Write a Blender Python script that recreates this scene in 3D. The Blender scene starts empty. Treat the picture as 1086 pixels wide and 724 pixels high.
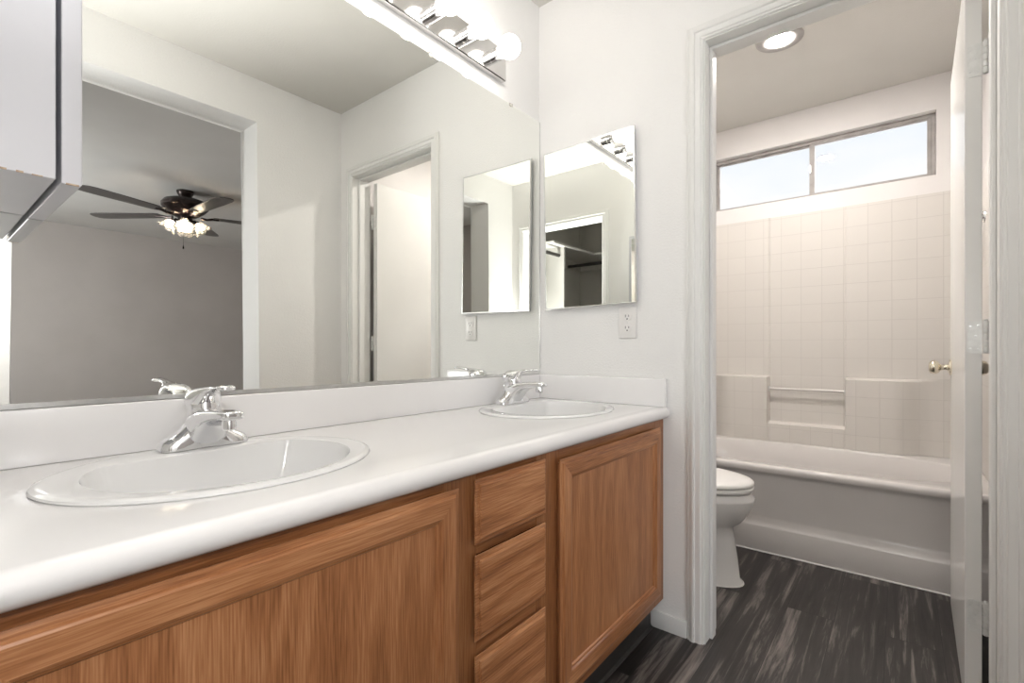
import bpy, bmesh, math, random
from mathutils import Vector, Matrix
random.seed(7)
S = bpy.context.scene
COL = S.collection
PI = math.pi
V = Vector

# ------------------------------------------------------------------ camera
cam_d = bpy.data.cameras.new('camera')
cam = bpy.data.objects.new('camera', cam_d); COL.objects.link(cam)
cam.location = (1.212, -1.70, 1.004)
cam.rotation_euler = (PI/2, 0, math.radians(38.68))
cam_d.sensor_width = 36.0
cam_d.lens = 36.0*514.7/1086.0
cam_d.shift_y = 8.0/1086.0
cam_d.clip_start = 0.01
S.camera = cam

# ------------------------------------------------------------------ view, world, exposure
S.view_settings.view_transform = 'Standard'
S.view_settings.look = 'None'
S.view_settings.gamma = 1.0
S.view_settings.use_curve_mapping = False
S.view_settings.exposure = 1.25

SKY_STRENGTH = 0.45
BULB = 4.3          # emission of the vanity globes
W = bpy.data.worlds.new('sky'); S.world = W; W.use_nodes = True
wn = W.node_tree; wn.nodes.clear()
def wnode(t, **k):
    n = wn.nodes.new(t)
    for a, b in k.items(): setattr(n, a, b)
    return n
tc = wnode('ShaderNodeTexCoord'); sep = wnode('ShaderNodeSeparateXYZ')
wn.links.new(tc.outputs['Generated'], sep.inputs[0])
mp = wnode('ShaderNodeMapping'); mp.inputs['Scale'].default_value = (1.2, 1.2, 5.0)
wn.links.new(tc.outputs['Generated'], mp.inputs[0])
cn = wnode('ShaderNodeTexNoise'); cn.inputs['Scale'].default_value = 2.2; cn.inputs['Detail'].default_value = 6
wn.links.new(mp.outputs[0], cn.inputs['Vector'])
ad = wnode('ShaderNodeMath', operation='MULTIPLY_ADD'); ad.inputs[1].default_value = 0.22; ad.inputs[2].default_value = -0.11
wn.links.new(cn.outputs['Fac'], ad.inputs[0])
ad2 = wnode('ShaderNodeMath', operation='ADD')
wn.links.new(sep.outputs['Z'], ad2.inputs[0]); wn.links.new(ad.outputs[0], ad2.inputs[1])
rp = wnode('ShaderNodeValToRGB')
rp.color_ramp.elements[0].position = 0.25; rp.color_ramp.elements[0].color = (1.0, 1.0, 1.0, 1)
rp.color_ramp.elements[1].position = 0.40; rp.color_ramp.elements[1].color = (0.72, 0.84, 1.0, 1)
wn.links.new(ad2.outputs[0], rp.inputs[0])
bg = wnode('ShaderNodeBackground'); bg.inputs['Strength'].default_value = SKY_STRENGTH
wn.links.new(rp.outputs[0], bg.inputs[0])
wo = wnode('ShaderNodeOutputWorld'); wn.links.new(bg.outputs[0], wo.inputs[0])

def area(name, loc, rot, sx, sy, power, color=(1, 1, 1)):
    l = bpy.data.lights.new(name, 'AREA'); l.shape = 'RECTANGLE'; l.size = sx; l.size_y = sy
    l.energy = power; l.color = color
    o = bpy.data.objects.new(name, l); COL.objects.link(o); o.location = loc; o.rotation_euler = rot
    return o
# daylight falling through the bathroom strip window
area('daylight_bathroom', (0.78, 2.30, 2.95), (math.radians(-38), 0, 0), 1.5, 0.7, 150, (0.93, 0.96, 1.0))
# added fill spot at the camera, aimed up to bounce off the ceiling
fl_ = bpy.data.lights.new('bounced_fill', 'SPOT'); fl_.energy = 68; fl_.spot_size = math.radians(92); fl_.spot_blend = 1.0; fl_.shadow_soft_size = .04
fo_ = bpy.data.objects.new('bounced_fill', fl_); COL.objects.link(fo_); fo_.location = (1.212, -1.69, .93); fo_.rotation_euler = V((.32, -.10, -1)).to_track_quat('Z', 'Y').to_euler()
area('bedroom_fill', (4.4, -2.58, 1.45), (math.radians(90), 0, 0), 1.5, 1.1, 40, (0.95, 0.97, 1.0))  # added lamp at the invented bedroom window, out of view

fd_ = bpy.data.lights.new('camera_fill', 'POINT'); fd_.energy = 4.6; fd_.shadow_soft_size = .05  # added weak fill lamp above the camera, no fixture of the room
fe_ = bpy.data.objects.new('camera_fill', fd_); COL.objects.link(fe_); fe_.location = (1.214, -1.69, 1.25)

# ------------------------------------------------------------------ materials
def mat(name, color=(.8, .8, .8), rough=.5, metal=0.0, **kw):
    m = bpy.data.materials.new(name); m.use_nodes = True
    b = m.node_tree.nodes['Principled BSDF']
    b.inputs['Base Color'].default_value = (*color, 1)
    b.inputs['Roughness'].default_value = rough
    b.inputs['Metallic'].default_value = metal
    for k, v in kw.items(): b.inputs[k.replace('_', ' ')].default_value = v
    return m
def nd(m, t, **k):
    n = m.node_tree.nodes.new(t)
    for a, b in k.items(): setattr(n, a, b)
    return n
def lk(m, a, b): m.node_tree.links.new(a, b)
def bsdf(m): return m.node_tree.nodes['Principled BSDF']
def add_bump(m, scale, strength, dist=0.002, detail=3, coord='Object', stretch=(1, 1, 1)):
    t = nd(m, 'ShaderNodeTexCoord'); mp = nd(m, 'ShaderNodeMapping'); mp.inputs['Scale'].default_value = stretch
    n = nd(m, 'ShaderNodeTexNoise'); n.inputs['Scale'].default_value = scale; n.inputs['Detail'].default_value = detail
    b = nd(m, 'ShaderNodeBump'); b.inputs['Strength'].default_value = strength; b.inputs['Distance'].default_value = dist
    lk(m, t.outputs[coord], mp.inputs[0]); lk(m, mp.outputs[0], n.inputs['Vector'])
    lk(m, n.outputs['Fac'], b.inputs['Height']); lk(m, b.outputs[0], bsdf(m).inputs['Normal'])
    return n
def mottle(m, c1, c2, scale=3.0, detail=4, stretch=(1, 1, 1)):
    t = nd(m, 'ShaderNodeTexCoord'); mp = nd(m, 'ShaderNodeMapping'); mp.inputs['Scale'].default_value = stretch
    n = nd(m, 'ShaderNodeTexNoise'); n.inputs['Scale'].default_value = scale; n.inputs['Detail'].default_value = detail
    r = nd(m, 'ShaderNodeValToRGB'); r.color_ramp.elements[0].color = (*c1, 1); r.color_ramp.elements[1].color = (*c2, 1)
    r.color_ramp.elements[0].position = .35; r.color_ramp.elements[1].position = .65
    lk(m, t.outputs['Object'], mp.inputs[0]); lk(m, mp.outputs[0], n.inputs['Vector'])
    lk(m, n.outputs['Fac'], r.inputs[0]); lk(m, r.outputs[0], bsdf(m).inputs['Base Color'])

M = {}
M['wall'] = mat('wall_paint', (.85, .84, .825), .6); mottle(M['wall'], (.845, .835, .82), (.86, .85, .835), 4); add_bump(M['wall'], 150, .55, .003)
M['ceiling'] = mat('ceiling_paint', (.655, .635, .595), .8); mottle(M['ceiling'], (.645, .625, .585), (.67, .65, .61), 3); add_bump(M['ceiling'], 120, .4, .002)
M['bath_wall'] = mat('bathroom_wall_paint', (.79, .76, .745), .6); mottle(M['bath_wall'], (.78, .75, .735), (.80, .77, .755), 4); add_bump(M['bath_wall'], 170, .3, .0018)
M['bedroom'] = mat('bedroom_wall_dimmed', (.47, .435, .41), .7); mottle(M['bedroom'], (.455, .42, .395), (.485, .45, .425), 2.2); add_bump(M['bedroom'], 120, .3, .002)  # presumed white walls; dim room light put into the paint colour
M['bed_ceiling'] = mat('bedroom_ceiling_dimmed', (.60, .585, .56), .8); mottle(M['bed_ceiling'], (.59, .575, .55), (.615, .60, .575), 3)  # greyed likewise, dimness put into the ceiling colour
M['closet'] = mat('closet_wall_dimmed', (.56, .54, .50), .8); mottle(M['closet'], (.54, .52, .48), (.58, .56, .52), 3)  # white closet walls; their lack of light put into the colour
M['trim'] = mat('trim_paint', (.80, .795, .775), .5); mottle(M['trim'], (.785, .78, .76), (.81, .805, .785), 2)
M['door'] = mat('door_paint', (.80, .79, .765), .22); mottle(M['door'], (.79, .78, .755), (.81, .80, .775), 3)
M['hinge'] = mat('painted_hinge', (.74, .74, .72), .35, .2); mottle(M['hinge'], (.70, .70, .68), (.78, .78, .76), 60)
M['counter'] = mat('white_solid_surface', (.86, .845, .84), .14); mottle(M['counter'], (.853, .838, .833), (.867, .852, .847), 5)
M['china'] = mat('white_china', (.83, .825, .82), .06, Coat_Weight=.4); mottle(M['china'], (.825, .82, .815), (.835, .83, .825), 6)
M['toilet'] = mat('toilet_china', (.82, .80, .785), .08); mottle(M['toilet'], (.815, .795, .78), (.825, .805, .79), 6)
M['seat'] = mat('toilet_seat_plastic', (.84, .82, .80), .25); mottle(M['seat'], (.835, .815, .795), (.845, .825, .805), 6)
M['acrylic'] = mat('tub_acrylic', (.69, .655, .635), .16); mottle(M['acrylic'], (.68, .645, .625), (.70, .665, .645), 5)
M['caulk'] = mat('white_caulk', (.82, .80, .78), .5); mottle(M['caulk'], (.80, .78, .76), (.84, .82, .80), 40)
M['chrome'] = mat('chrome', (.82, .82, .83), .05, 1.0); mottle(M['chrome'], (.80, .80, .81), (.84, .84, .85), 20)
M['plate'] = mat('polished_steel_plate', (.72, .71, .70), .12, 1.0); mottle(M['plate'], (.70, .69, .68), (.74, .73, .72), 20)
M['mirror'] = mat('mirror_silver', (.915, .925, .895), .0, 1.0); mottle(M['mirror'], (.913, .923, .893), (.917, .927, .897), 1)
M['steel'] = mat('brushed_frame_metal', (.72, .72, .71), .28, 1.0); mottle(M['steel'], (.68, .68, .67), (.76, .76, .75), 40)
M['brass'] = mat('satin_nickel_brass', (.74, .68, .56), .16, 1.0); mottle(M['brass'], (.70, .64, .52), (.78, .72, .60), 20)
M['dark'] = mat('dark_slot', (.02, .02, .02), .6); mottle(M['dark'], (.015, .015, .015), (.03, .03, .03), 20)
M['toe'] = mat('black_vinyl_base', (.022, .019, .018), .35); mottle(M['toe'], (.018, .016, .015), (.03, .026, .024), 20)
M['melamine'] = mat('white_melamine', (.63, .63, .66), .35); mottle(M['melamine'], (.62, .62, .65), (.64, .64, .67), 9)
M['chip'] = mat('bare_chipboard', (.42, .30, .20), .8); mottle(M['chip'], (.32, .22, .15), (.55, .42, .30), 90)
M['plastic'] = mat('outlet_plastic', (.82, .80, .78), .3); mottle(M['plastic'], (.81, .79, .77), (.83, .81, .79), 20)
M['alu'] = mat('window_aluminium', (.40, .375, .36), .6, 0.0); mottle(M['alu'], (.36, .335, .32), (.44, .415, .40), 18)
M['gasket'] = mat('window_gasket', (.12, .11, .10), .5); mottle(M['gasket'], (.10, .09, .08), (.15, .14, .13), 30)
M['bronze'] = mat('dark_bronze', (.035, .024, .022), .25, .6); mottle(M['bronze'], (.03, .02, .018), (.05, .036, .032), 12)
M['blade'] = mat('fan_blade_laminate', (.07, .065, .062), .35); mottle(M['blade'], (.055, .05, .048), (.10, .093, .088), 6, stretch=(.4, 4, 4))
M['shelf'] = mat('closet_shelf_white', (.60, .585, .55), .5); mottle(M['shelf'], (.59, .575, .54), (.61, .595, .56), 6)
M['rod'] = mat('closet_rod_metal', (.10, .095, .09), .35, .7); mottle(M['rod'], (.08, .075, .07), (.12, .115, .11), 30)
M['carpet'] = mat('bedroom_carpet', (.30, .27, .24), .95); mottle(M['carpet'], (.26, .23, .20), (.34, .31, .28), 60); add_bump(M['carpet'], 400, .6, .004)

def glow(name, col, strength, base=(.9, .88, .84)):
    m = mat(name, base, .3)
    b = bsdf(m)
    t = nd(m, 'ShaderNodeTexCoord'); n = nd(m, 'ShaderNodeTexNoise'); n.inputs['Scale'].default_value = 5
    r = nd(m, 'ShaderNodeValToRGB'); r.color_ramp.elements[0].color = (*[c*.99 for c in col], 1); r.color_ramp.elements[1].color = (*col, 1)
    lk(m, t.outputs['Object'], n.inputs['Vector']); lk(m, n.outputs['Fac'], r.inputs[0]); lk(m, r.outputs[0], b.inputs['Emission Color'])
    b.inputs['Emission Strength'].default_value = strength
    return m
M['bulb'] = glow('lit_globe_bulb', (1.0, .955, .90), BULB)
M['downlight'] = glow('lit_downlight_lens', (1.0, .95, .90), 350)
M['fanbulb'] = glow('lit_fan_bulb', (1.0, .86, .68), 70)
gm = mat('frosted_shade_glass', (.95, .90, .84), .18, 0, Transmission_Weight=.85, IOR=1.3); mottle(gm, (.95, .89, .82), (1, .97, .93), 30); M['shade'] = gm
wg = mat('window_glass', (1, 1, 1), .0)
_nt = wg.node_tree; _nt.nodes.remove(bsdf(wg)); _tp = nd(wg, 'ShaderNodeBsdfTransparent'); _gl = nd(wg, 'ShaderNodeBsdfGlossy'); _gl.inputs['Roughness'].default_value = 0.0
_fr = nd(wg, 'ShaderNodeFresnel'); _fr.inputs['IOR'].default_value = 1.45; _mx = nd(wg, 'ShaderNodeMixShader')
_tc = nd(wg, 'ShaderNodeTexCoord'); _no = nd(wg, 'ShaderNodeTexNoise'); _cr = nd(wg, 'ShaderNodeValToRGB'); _cr.color_ramp.elements[0].color = (.975, .985, .99, 1)
lk(wg, _tc.outputs['Object'], _no.inputs['Vector']); lk(wg, _no.outputs['Fac'], _cr.inputs[0]); lk(wg, _cr.outputs[0], _tp.inputs['Color'])
lk(wg, _fr.outputs[0], _mx.inputs[0]); lk(wg, _tp.outputs[0], _mx.inputs[1]); lk(wg, _gl.outputs[0], _mx.inputs[2])
lk(wg, _mx.outputs[0], [n for n in _nt.nodes if n.type == 'OUTPUT_MATERIAL'][0].inputs['Surface']); M['glass'] = wg

def wood(name, axis, g=.86):
    # red oak; grain runs along the given object axis
    m = mat(name, (.36, .17, .09), .34)
    t = nd(m, 'ShaderNodeTexCoord')
    def mapping(s_along, s_cross):
        mp = nd(m, 'ShaderNodeMapping')
        s = [s_cross]*3; s['xyz'.index(axis)] = s_along
        mp.inputs['Scale'].default_value = s
        lk(m, t.outputs['Object'], mp.inputs[0]); return mp
    # slow cathedral figure
    mp1 = mapping(.9, 5.5)
    n1 = nd(m, 'ShaderNodeTexNoise'); n1.inputs['Scale'].default_value = 1.0; n1.inputs['Detail'].default_value = 1.5; n1.inputs['Distortion'].default_value = .25
    lk(m, mp1.outputs[0], n1.inputs['Vector'])
    mu = nd(m, 'ShaderNodeMath', operation='MULTIPLY'); mu.inputs[1].default_value = 60
    lk(m, n1.outputs['Fac'], mu.inputs[0])
    sn = nd(m, 'ShaderNodeMath', operation='SINE'); lk(m, mu.outputs[0], sn.inputs[0])
    # fine pores
    mp2 = mapping(14, 420)
    n2 = nd(m, 'ShaderNodeTexNoise'); n2.inputs['Scale'].default_value = 1.0; n2.inputs['Detail'].default_value = 3
    lk(m, mp2.outputs[0], n2.inputs['Vector'])
    # broad tone
    mp3 = mapping(1.2, 22)
    n3 = nd(m, 'ShaderNodeTexNoise'); n3.inputs['Scale'].default_value = 1.0; n3.inputs['Detail'].default_value = 3
    lk(m, mp3.outputs[0], n3.inputs['Vector'])
    a = nd(m, 'ShaderNodeMath', operation='MULTIPLY_ADD'); a.inputs[1].default_value = .09 if axis == 'z' else .13
    lk(m, sn.outputs[0], a.inputs[0]); lk(m, n2.outputs['Fac'], a.inputs[2])
    b = nd(m, 'ShaderNodeMath', operation='MULTIPLY_ADD'); b.inputs[1].default_value = .35
    lk(m, n3.outputs['Fac'], b.inputs[0]); lk(m, a.outputs[0], b.inputs[2])
    r = nd(m, 'ShaderNodeValToRGB'); e = r.color_ramp.elements
    e[0].position = .34; e[0].color = (.25, .092, .035, 1)
    e[1].position = 1.02; e[1].color = (.66, .335, .165, 1)
    k = e.new(.68); k.color = (.47, .200, .082, 1)
    lk(m, b.outputs[0], r.inputs[0]); lk(m, r.outputs[0], bsdf(m).inputs['Base Color'])
    for e_ in e: e_.color = (e_.color[0]*g, e_.color[1]*g**1.15, e_.color[2]*g**1.4, 1)
    bu = nd(m, 'ShaderNodeBump'); bu.inputs['Strength'].default_value = .18; bu.inputs['Distance'].default_value = .001
    lk(m, b.outputs[0], bu.inputs['Height']); lk(m, bu.outputs[0], bsdf(m).inputs['Normal'])
    return m
M['oak_v'] = wood('oak_vertical_grain', 'z')
M['frame_v'] = wood('oak_shaded_frame_vertical_grain', 'z', .62)  # face frame oak: occlusion shade put into a darker finish colour
M['frame_h'] = wood('oak_shaded_frame_horizontal_grain', 'y', .62)
M['oak_h'] = wood('oak_horizontal_grain', 'y')

def floor_mat():
    m = mat('dark_vinyl_plank', (.05, .045, .042), .42)
    t = nd(m, 'ShaderNodeTexCoord'); s = nd(m, 'ShaderNodeSeparateXYZ'); c = nd(m, 'ShaderNodeCombineXYZ')
    lk(m, t.outputs['Object'], s.inputs[0]); lk(m, s.outputs['Y'], c.inputs['X']); lk(m, s.outputs['X'], c.inputs['Y'])
    br = nd(m, 'ShaderNodeTexBrick'); br.offset = .37
    br.inputs['Color1'].default_value = (.25, .25, .25, 1); br.inputs['Color2'].default_value = (.75, .75, .75, 1)
    br.inputs['Mortar'].default_value = (0, 0, 0, 1)
    br.inputs['Scale'].default_value = 1; br.inputs['Mortar Size'].default_value = .0012
    br.inputs['Brick Width'].default_value = 1.2; br.inputs['Row Height'].default_value = .152
    mp0 = nd(m, 'ShaderNodeMapping'); mp0.inputs['Location'].default_value = (.31, .045, 0)
    lk(m, c.outputs[0], mp0.inputs[0]); lk(m, mp0.outputs[0], br.inputs['Vector'])
    # grain offset per plank
    ad = nd(m, 'ShaderNodeVectorMath', operation='MULTIPLY_ADD'); ad.inputs[1].default_value = (7, 7, 7)
    lk(m, br.outputs['Color'], ad.inputs[0]); lk(m, t.outputs['Object'], ad.inputs[2])
    mp = nd(m, 'ShaderNodeMapping'); mp.inputs['Scale'].default_value = (38, 2.0, 1)
    lk(m, ad.outputs[0], mp.inputs[0])
    n = nd(m, 'ShaderNodeTexNoise'); n.inputs['Scale'].default_value = 1; n.inputs['Detail'].default_value = 7; n.inputs['Roughness'].default_value = .68; n.inputs['Distortion'].default_value = .45
    lk(m, mp.outputs[0], n.inputs['Vector'])
    ma = nd(m, 'ShaderNodeMath', operation='MULTIPLY_ADD'); ma.inputs[1].default_value = .28
    lk(m, br.outputs['Color'], ma.inputs[0]); lk(m, n.outputs['Fac'], ma.inputs[2])
    r = nd(m, 'ShaderNodeValToRGB'); e = r.color_ramp.elements
    e[0].position = .44; e[0].color = (.010, .008, .007, 1); e[1].position = .82; e[1].color = (.21, .18, .165, 1)
    k = e.new(.66); k.color = (.034, .028, .026, 1)
    lk(m, ma.outputs[0], r.inputs[0])
    mx = nd(m, 'ShaderNodeMix', data_type='RGBA'); mx.inputs['B'].default_value = (.008, .007, .007, 1)
    lk(m, br.outputs['Fac'], mx.inputs['Factor']); lk(m, r.outputs[0], mx.inputs['A'])
    lk(m, mx.outputs['Result'], bsdf(m).inputs['Base Color'])
    bu = nd(m, 'ShaderNodeBump'); bu.inputs['Strength'].default_value = .25; bu.inputs['Distance'].default_value = .001
    lk(m, n.outputs['Fac'], bu.inputs['Height']); lk(m, bu.outputs[0], bsdf(m).inputs['Normal'])
    return m
M['floor'] = floor_mat()

def tile_mat():
    m = mat('molded_tile_acrylic', (.62, .585, .55), .4)
    t = nd(m, 'ShaderNodeTexCoord'); s = nd(m, 'ShaderNodeSeparateXYZ'); c = nd(m, 'ShaderNodeCombineXYZ')
    lk(m, t.outputs['Object'], s.inputs[0])
    a = nd(m, 'ShaderNodeMath', operation='ADD'); lk(m, s.outputs['X'], a.inputs[0]); lk(m, s.outputs['Y'], a.inputs[1])
    lk(m, a.outputs[0], c.inputs['X']); lk(m, s.outputs['Z'], c.inputs['Y'])
    mp = nd(m, 'ShaderNodeMapping'); mp.inputs['Location'].default_value = (.022, .0245, 0)
    lk(m, c.outputs[0], mp.inputs[0])
    br = nd(m, 'ShaderNodeTexBrick'); br.offset = 0; br.squash = 1
    br.inputs['Color1'].default_value = (.70, .665, .625, 1); br.inputs['Color2'].default_value = (.685, .65, .61, 1)
    br.inputs['Mortar'].default_value = (.61, .575, .54, 1)
    br.inputs['Scale'].default_value = 1; br.inputs['Mortar Size'].default_value = .0016; br.inputs['Mortar Smooth'].default_value = .3
    br.inputs['Brick Width'].default_value = .1075; br.inputs['Row Height'].default_value = .1088
    lk(m, mp.outputs[0], br.inputs['Vector'])
    lk(m, br.outputs['Color'], bsdf(m).inputs['Base Color'])
    inv = nd(m, 'ShaderNodeMath', operation='SUBTRACT'); inv.inputs[0].default_value = 1; lk(m, br.outputs['Fac'], inv.inputs[1])
    n = nd(m, 'ShaderNodeTexNoise'); n.inputs['Scale'].default_value = 35; lk(m, t.outputs['Object'], n.inputs['Vector'])
    ma = nd(m, 'ShaderNodeMath', operation='MULTIPLY_ADD'); ma.inputs[1].default_value = .25
    lk(m, n.outputs['Fac'], ma.inputs[0]); lk(m, inv.outputs[0], ma.inputs[2])
    bu = nd(m, 'ShaderNodeBump'); bu.inputs['Strength'].default_value = .5; bu.inputs['Distance'].default_value = .0015
    lk(m, ma.outputs[0], bu.inputs['Height']); lk(m, bu.outputs[0], bsdf(m).inputs['Normal'])
    return m
M['tile'] = tile_mat()

# ------------------------------------------------------------------ mesh helpers (world coordinates)
def nb(): return bmesh.new()
def box(bm, lo, hi, bev=0.0, seg=2):
    vs = [bm.verts.new((x, y, z)) for x in (lo[0], hi[0]) for y in (lo[1], hi[1]) for z in (lo[2], hi[2])]
    q = [(0, 1, 3, 2), (4, 6, 7, 5), (0, 4, 5, 1), (2, 3, 7, 6), (0, 2, 6, 4), (1, 5, 7, 3)]
    fs = [bm.faces.new([vs[i] for i in f]) for f in q]
    if bev > 0:
        es = list({e for f in fs for e in f.edges})
        bmesh.ops.bevel(bm, geom=es, offset=bev, segments=seg, profile=.5, affect='EDGES')
def rings(bm, rs, close=True, cap0=False, cap1=False):
    L = [[bm.verts.new(p) for p in r] for r in rs]
    n = len(L[0])
    for i in range(len(L)-1):
        for j in range(n if close else n-1):
            k = (j+1) % n
            bm.faces.new((L[i][j], L[i][k], L[i+1][k], L[i+1][j]))
    if cap0: bm.faces.new(list(reversed(L[0])))
    if cap1: bm.faces.new(L[-1])
    return L
def frame_from(ax):
    ax = V(ax).normalized(); h = V((0, 0, 1)) if abs(ax.z) < .9 else V((1, 0, 0))
    u = ax.cross(h).normalized(); return u, ax.cross(u).normalized(), ax
def lathe(bm, prof, org, ax=(0, 0, 1), n=32, caps=(False, False)):
    u, w, a = frame_from(ax); org = V(org)
    rings(bm, [[org + a*h + (u*math.cos(2*PI*i/n) + w*math.sin(2*PI*i/n))*max(r, 1e-5) for i in range(n)] for r, h in prof], True, *caps)
def tube(bm, pts, rad, n=12, caps=True):
    pts = [V(p) for p in pts]; rs = []; up = None
    for i, p in enumerate(pts):
        t = (pts[min(i+1, len(pts)-1)] - pts[max(i-1, 0)]).normalized()
        if up is None: up = V((0, 0, 1)) if abs(t.z) < .9 else V((1, 0, 0))
        u = t.cross(up).normalized(); w = u.cross(t).normalized(); up = w
        r = rad[i] if isinstance(rad, (list, tuple)) else rad
        rs.append([p + (u*math.cos(2*PI*j/n) + w*math.sin(2*PI*j/n))*r for j in range(n)])
    rings(bm, rs, True, caps, caps)
def sring(c, u, w, a, b, n=24, e=2.0):
    # superellipse ring
    out = []
    for j in range(n):
        t = 2*PI*j/n; ct, st = math.cos(t), math.sin(t)
        out.append(V(c) + V(u)*(a*math.copysign(abs(ct)**(2/e), ct)) + V(w)*(b*math.copysign(abs(st)**(2/e), st)))
    return out
def extrude_poly(bm, pts, vec):
    a = [bm.verts.new(p) for p in pts]; b = [bm.verts.new(V(p)+V(vec)) for p in pts]; n = len(a)
    f = [bm.faces.new(a), bm.faces.new(list(reversed(b)))]
    for i in range(n): f.append(bm.faces.new((a[i], b[i], b[(i+1) % n], a[(i+1) % n])))
    return f
def strip(bm, prof, A, B, inn, nrm, mA=1, mB=1):
    # moulding strip; prof = (distance inward from outer edge, height off the surface)
    A, B, inn, nrm = V(A), V(B), V(inn), V(nrm); d = (B-A).normalized()
    a = [bm.verts.new(A + inn*s + nrm*t + d*(s*mA)) for s, t in prof]
    b = [bm.verts.new(B + inn*s + nrm*t - d*(s*mB)) for s, t in prof]
    n = len(a)
    for i in range(n): bm.faces.new((a[i], a[(i+1) % n], b[(i+1) % n], b[i]))
    bm.faces.new(list(reversed(a))); bm.faces.new(b)

def smooth_by_angle(me, ang=35):
    me.shade_smooth()
    bm = bmesh.new(); bm.from_mesh(me)
    for e in bm.edges:
        if len(e.link_faces) != 2 or e.calc_face_angle(0) > math.radians(ang): e.smooth = False
    bm.to_mesh(me); bm.free()
def obj(name, bm, m, parent=None, org=None, smooth=35):
    """link bm (world coordinates) as one mesh object; org = its origin"""
    if parent is not None: org = parent['_o']
    o_ = V(org if org is not None else (0, 0, 0))
    bmesh.ops.recalc_face_normals(bm, faces=bm.faces)
    bmesh.ops.translate(bm, verts=bm.verts, vec=-o_)
    me = bpy.data.meshes.new(name); bm.to_mesh(me); bm.free()
    for x in (m if isinstance(m, (list, tuple)) else [m]): me.materials.append(x)
    if smooth: smooth_by_angle(me, smooth)
    o = bpy.data.objects.new(name, me); COL.objects.link(o)
    o['_o'] = tuple(o_)
    if parent is not None: o.parent = parent
    else: o.location = o_
    return o
def tag(o, label, cat, group=None, kind=None):
    o['label'] = label; o['category'] = cat
    if group: o['group'] = group
    if kind: o['kind'] = kind
    return o
def thing(name, label, cat, loc, group=None):
    o = bpy.data.objects.new(name, None); COL.objects.link(o); o.empty_display_size = .05
    o.location = loc; o['_o'] = tuple(loc)
    return tag(o, label, cat, group)
def struct(name, bm, m, label=None, cat=None, org=None, smooth=35):
    o = obj(name, bm, m, None, org, smooth); o['kind'] = 'structure'
    if label: o['label'] = label
    if cat: o['category'] = cat
    return o
def copy_tree(o, parent=None):
    c = o.copy(); COL.objects.link(c); c.parent = parent
    for ch in list(o.children): copy_tree(ch, c)
    return c

CEIL = 2.47
WT = .12
XR = 1.53          # right wall of vanity room and bathroom
YB = -1.76         # wall behind the camera (closet doorway)
DX0, DX1, DZ = .690, 1.408, 2.055   # bathroom doorway
# ================================================================== ROOM SHELL
b = nb(); box(b, (-.12, -3.1, -.08), (6.56, 2.0, 0)); fl = struct('floor', b, M['floor'], 'dark charcoal wood-look plank floor', 'floor')
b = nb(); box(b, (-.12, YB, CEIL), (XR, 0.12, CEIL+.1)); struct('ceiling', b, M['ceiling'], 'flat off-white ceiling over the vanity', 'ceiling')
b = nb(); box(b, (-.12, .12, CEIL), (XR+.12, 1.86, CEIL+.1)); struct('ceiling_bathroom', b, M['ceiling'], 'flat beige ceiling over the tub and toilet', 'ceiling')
b = nb(); box(b, (-.12, YB-.12, 0), (0, 1.86, CEIL)); struct('wall_left', b, M['wall'], 'white wall carrying the long vanity mirror', 'wall')
# end wall with doorway (U-shaped outline)
b = nb()
extrude_poly(b, [(0, 0, 0), (0, 0, CEIL), (XR, 0, CEIL), (XR, 0, 0), (DX1, 0, 0), (DX1, 0, DZ), (DX0, 0, DZ), (DX0, 0, 0)], (0, WT, 0))
struct('wall_end', b, M['wall'], 'white textured end wall with the bathroom doorway', 'wall')
# right wall with bedroom opening, rounded corners
b = nb()
OY0, OY1, OZ = -1.443, -.496, 2.249
extrude_poly(b, [(XR, YB-.12, 0), (XR, OY0, 0), (XR, OY0, OZ), (XR, OY1, OZ), (XR, OY1, 0), (XR, .12, 0), (XR, .12, CEIL), (XR, YB-.12, CEIL)], (.205, 0, 0))
def near(v, y=None, z=None):
    return (y is None or abs(v.co.y-y) < 1e-4) and (z is None or abs(v.co.z-z) < 1e-4)
es = [e for e in b.edges if abs(e.verts[0].co.x-e.verts[1].co.x) < 1e-4 and
      (all(near(v, OY0) for v in e.verts) or all(near(v, OY1) for v in e.verts) or all(near(v, None, OZ) for v in e.verts))]
bmesh.ops.bevel(b, geom=es, offset=.012, segments=4, profile=.5, affect='EDGES')
struct('wall_right', b, M['wall'], 'white wall with the wide cased-less opening to the bedroom', 'wall')
# back wall with closet doorway
KX0, KX1, KZ = .626, 1.40, 2.035
b = nb()
extrude_poly(b, [(0, YB, 0), (0, YB, CEIL), (XR, YB, CEIL), (XR, YB, 0), (KX1, YB, 0), (KX1, YB, KZ), (KX0, YB, KZ), (KX0, YB, 0)], (0, -WT, 0))
struct('wall_back', b, M['wall'], 'white wall with the dark closet doorway, seen in the mirrors', 'wall')
# bathroom walls
WX0, WX1, WZ0, WZ1 = .205, 1.361, 1.936, 2.285
b = nb()
box(b, (0, 1.74, 0), (XR, 1.86, WZ0)); box(b, (0, 1.74, WZ1), (XR, 1.86, CEIL))
box(b, (0, 1.74, WZ0), (WX0, 1.86, WZ1)); box(b, (WX1, 1.74, WZ0), (XR, 1.86, WZ1))
bmesh.ops.remove_doubles(b, verts=b.verts, dist=1e-5)
struct('wall_bathroom_back', b, M['bath_wall'], 'bathroom wall with the high strip window above the tub', 'wall')
b = nb(); box(b, (XR, .12, 0), (XR+.12, 1.86, CEIL)); struct('wall_bathroom_right', b, M['bath_wall'], 'bathroom side wall behind the open door', 'wall')
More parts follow.
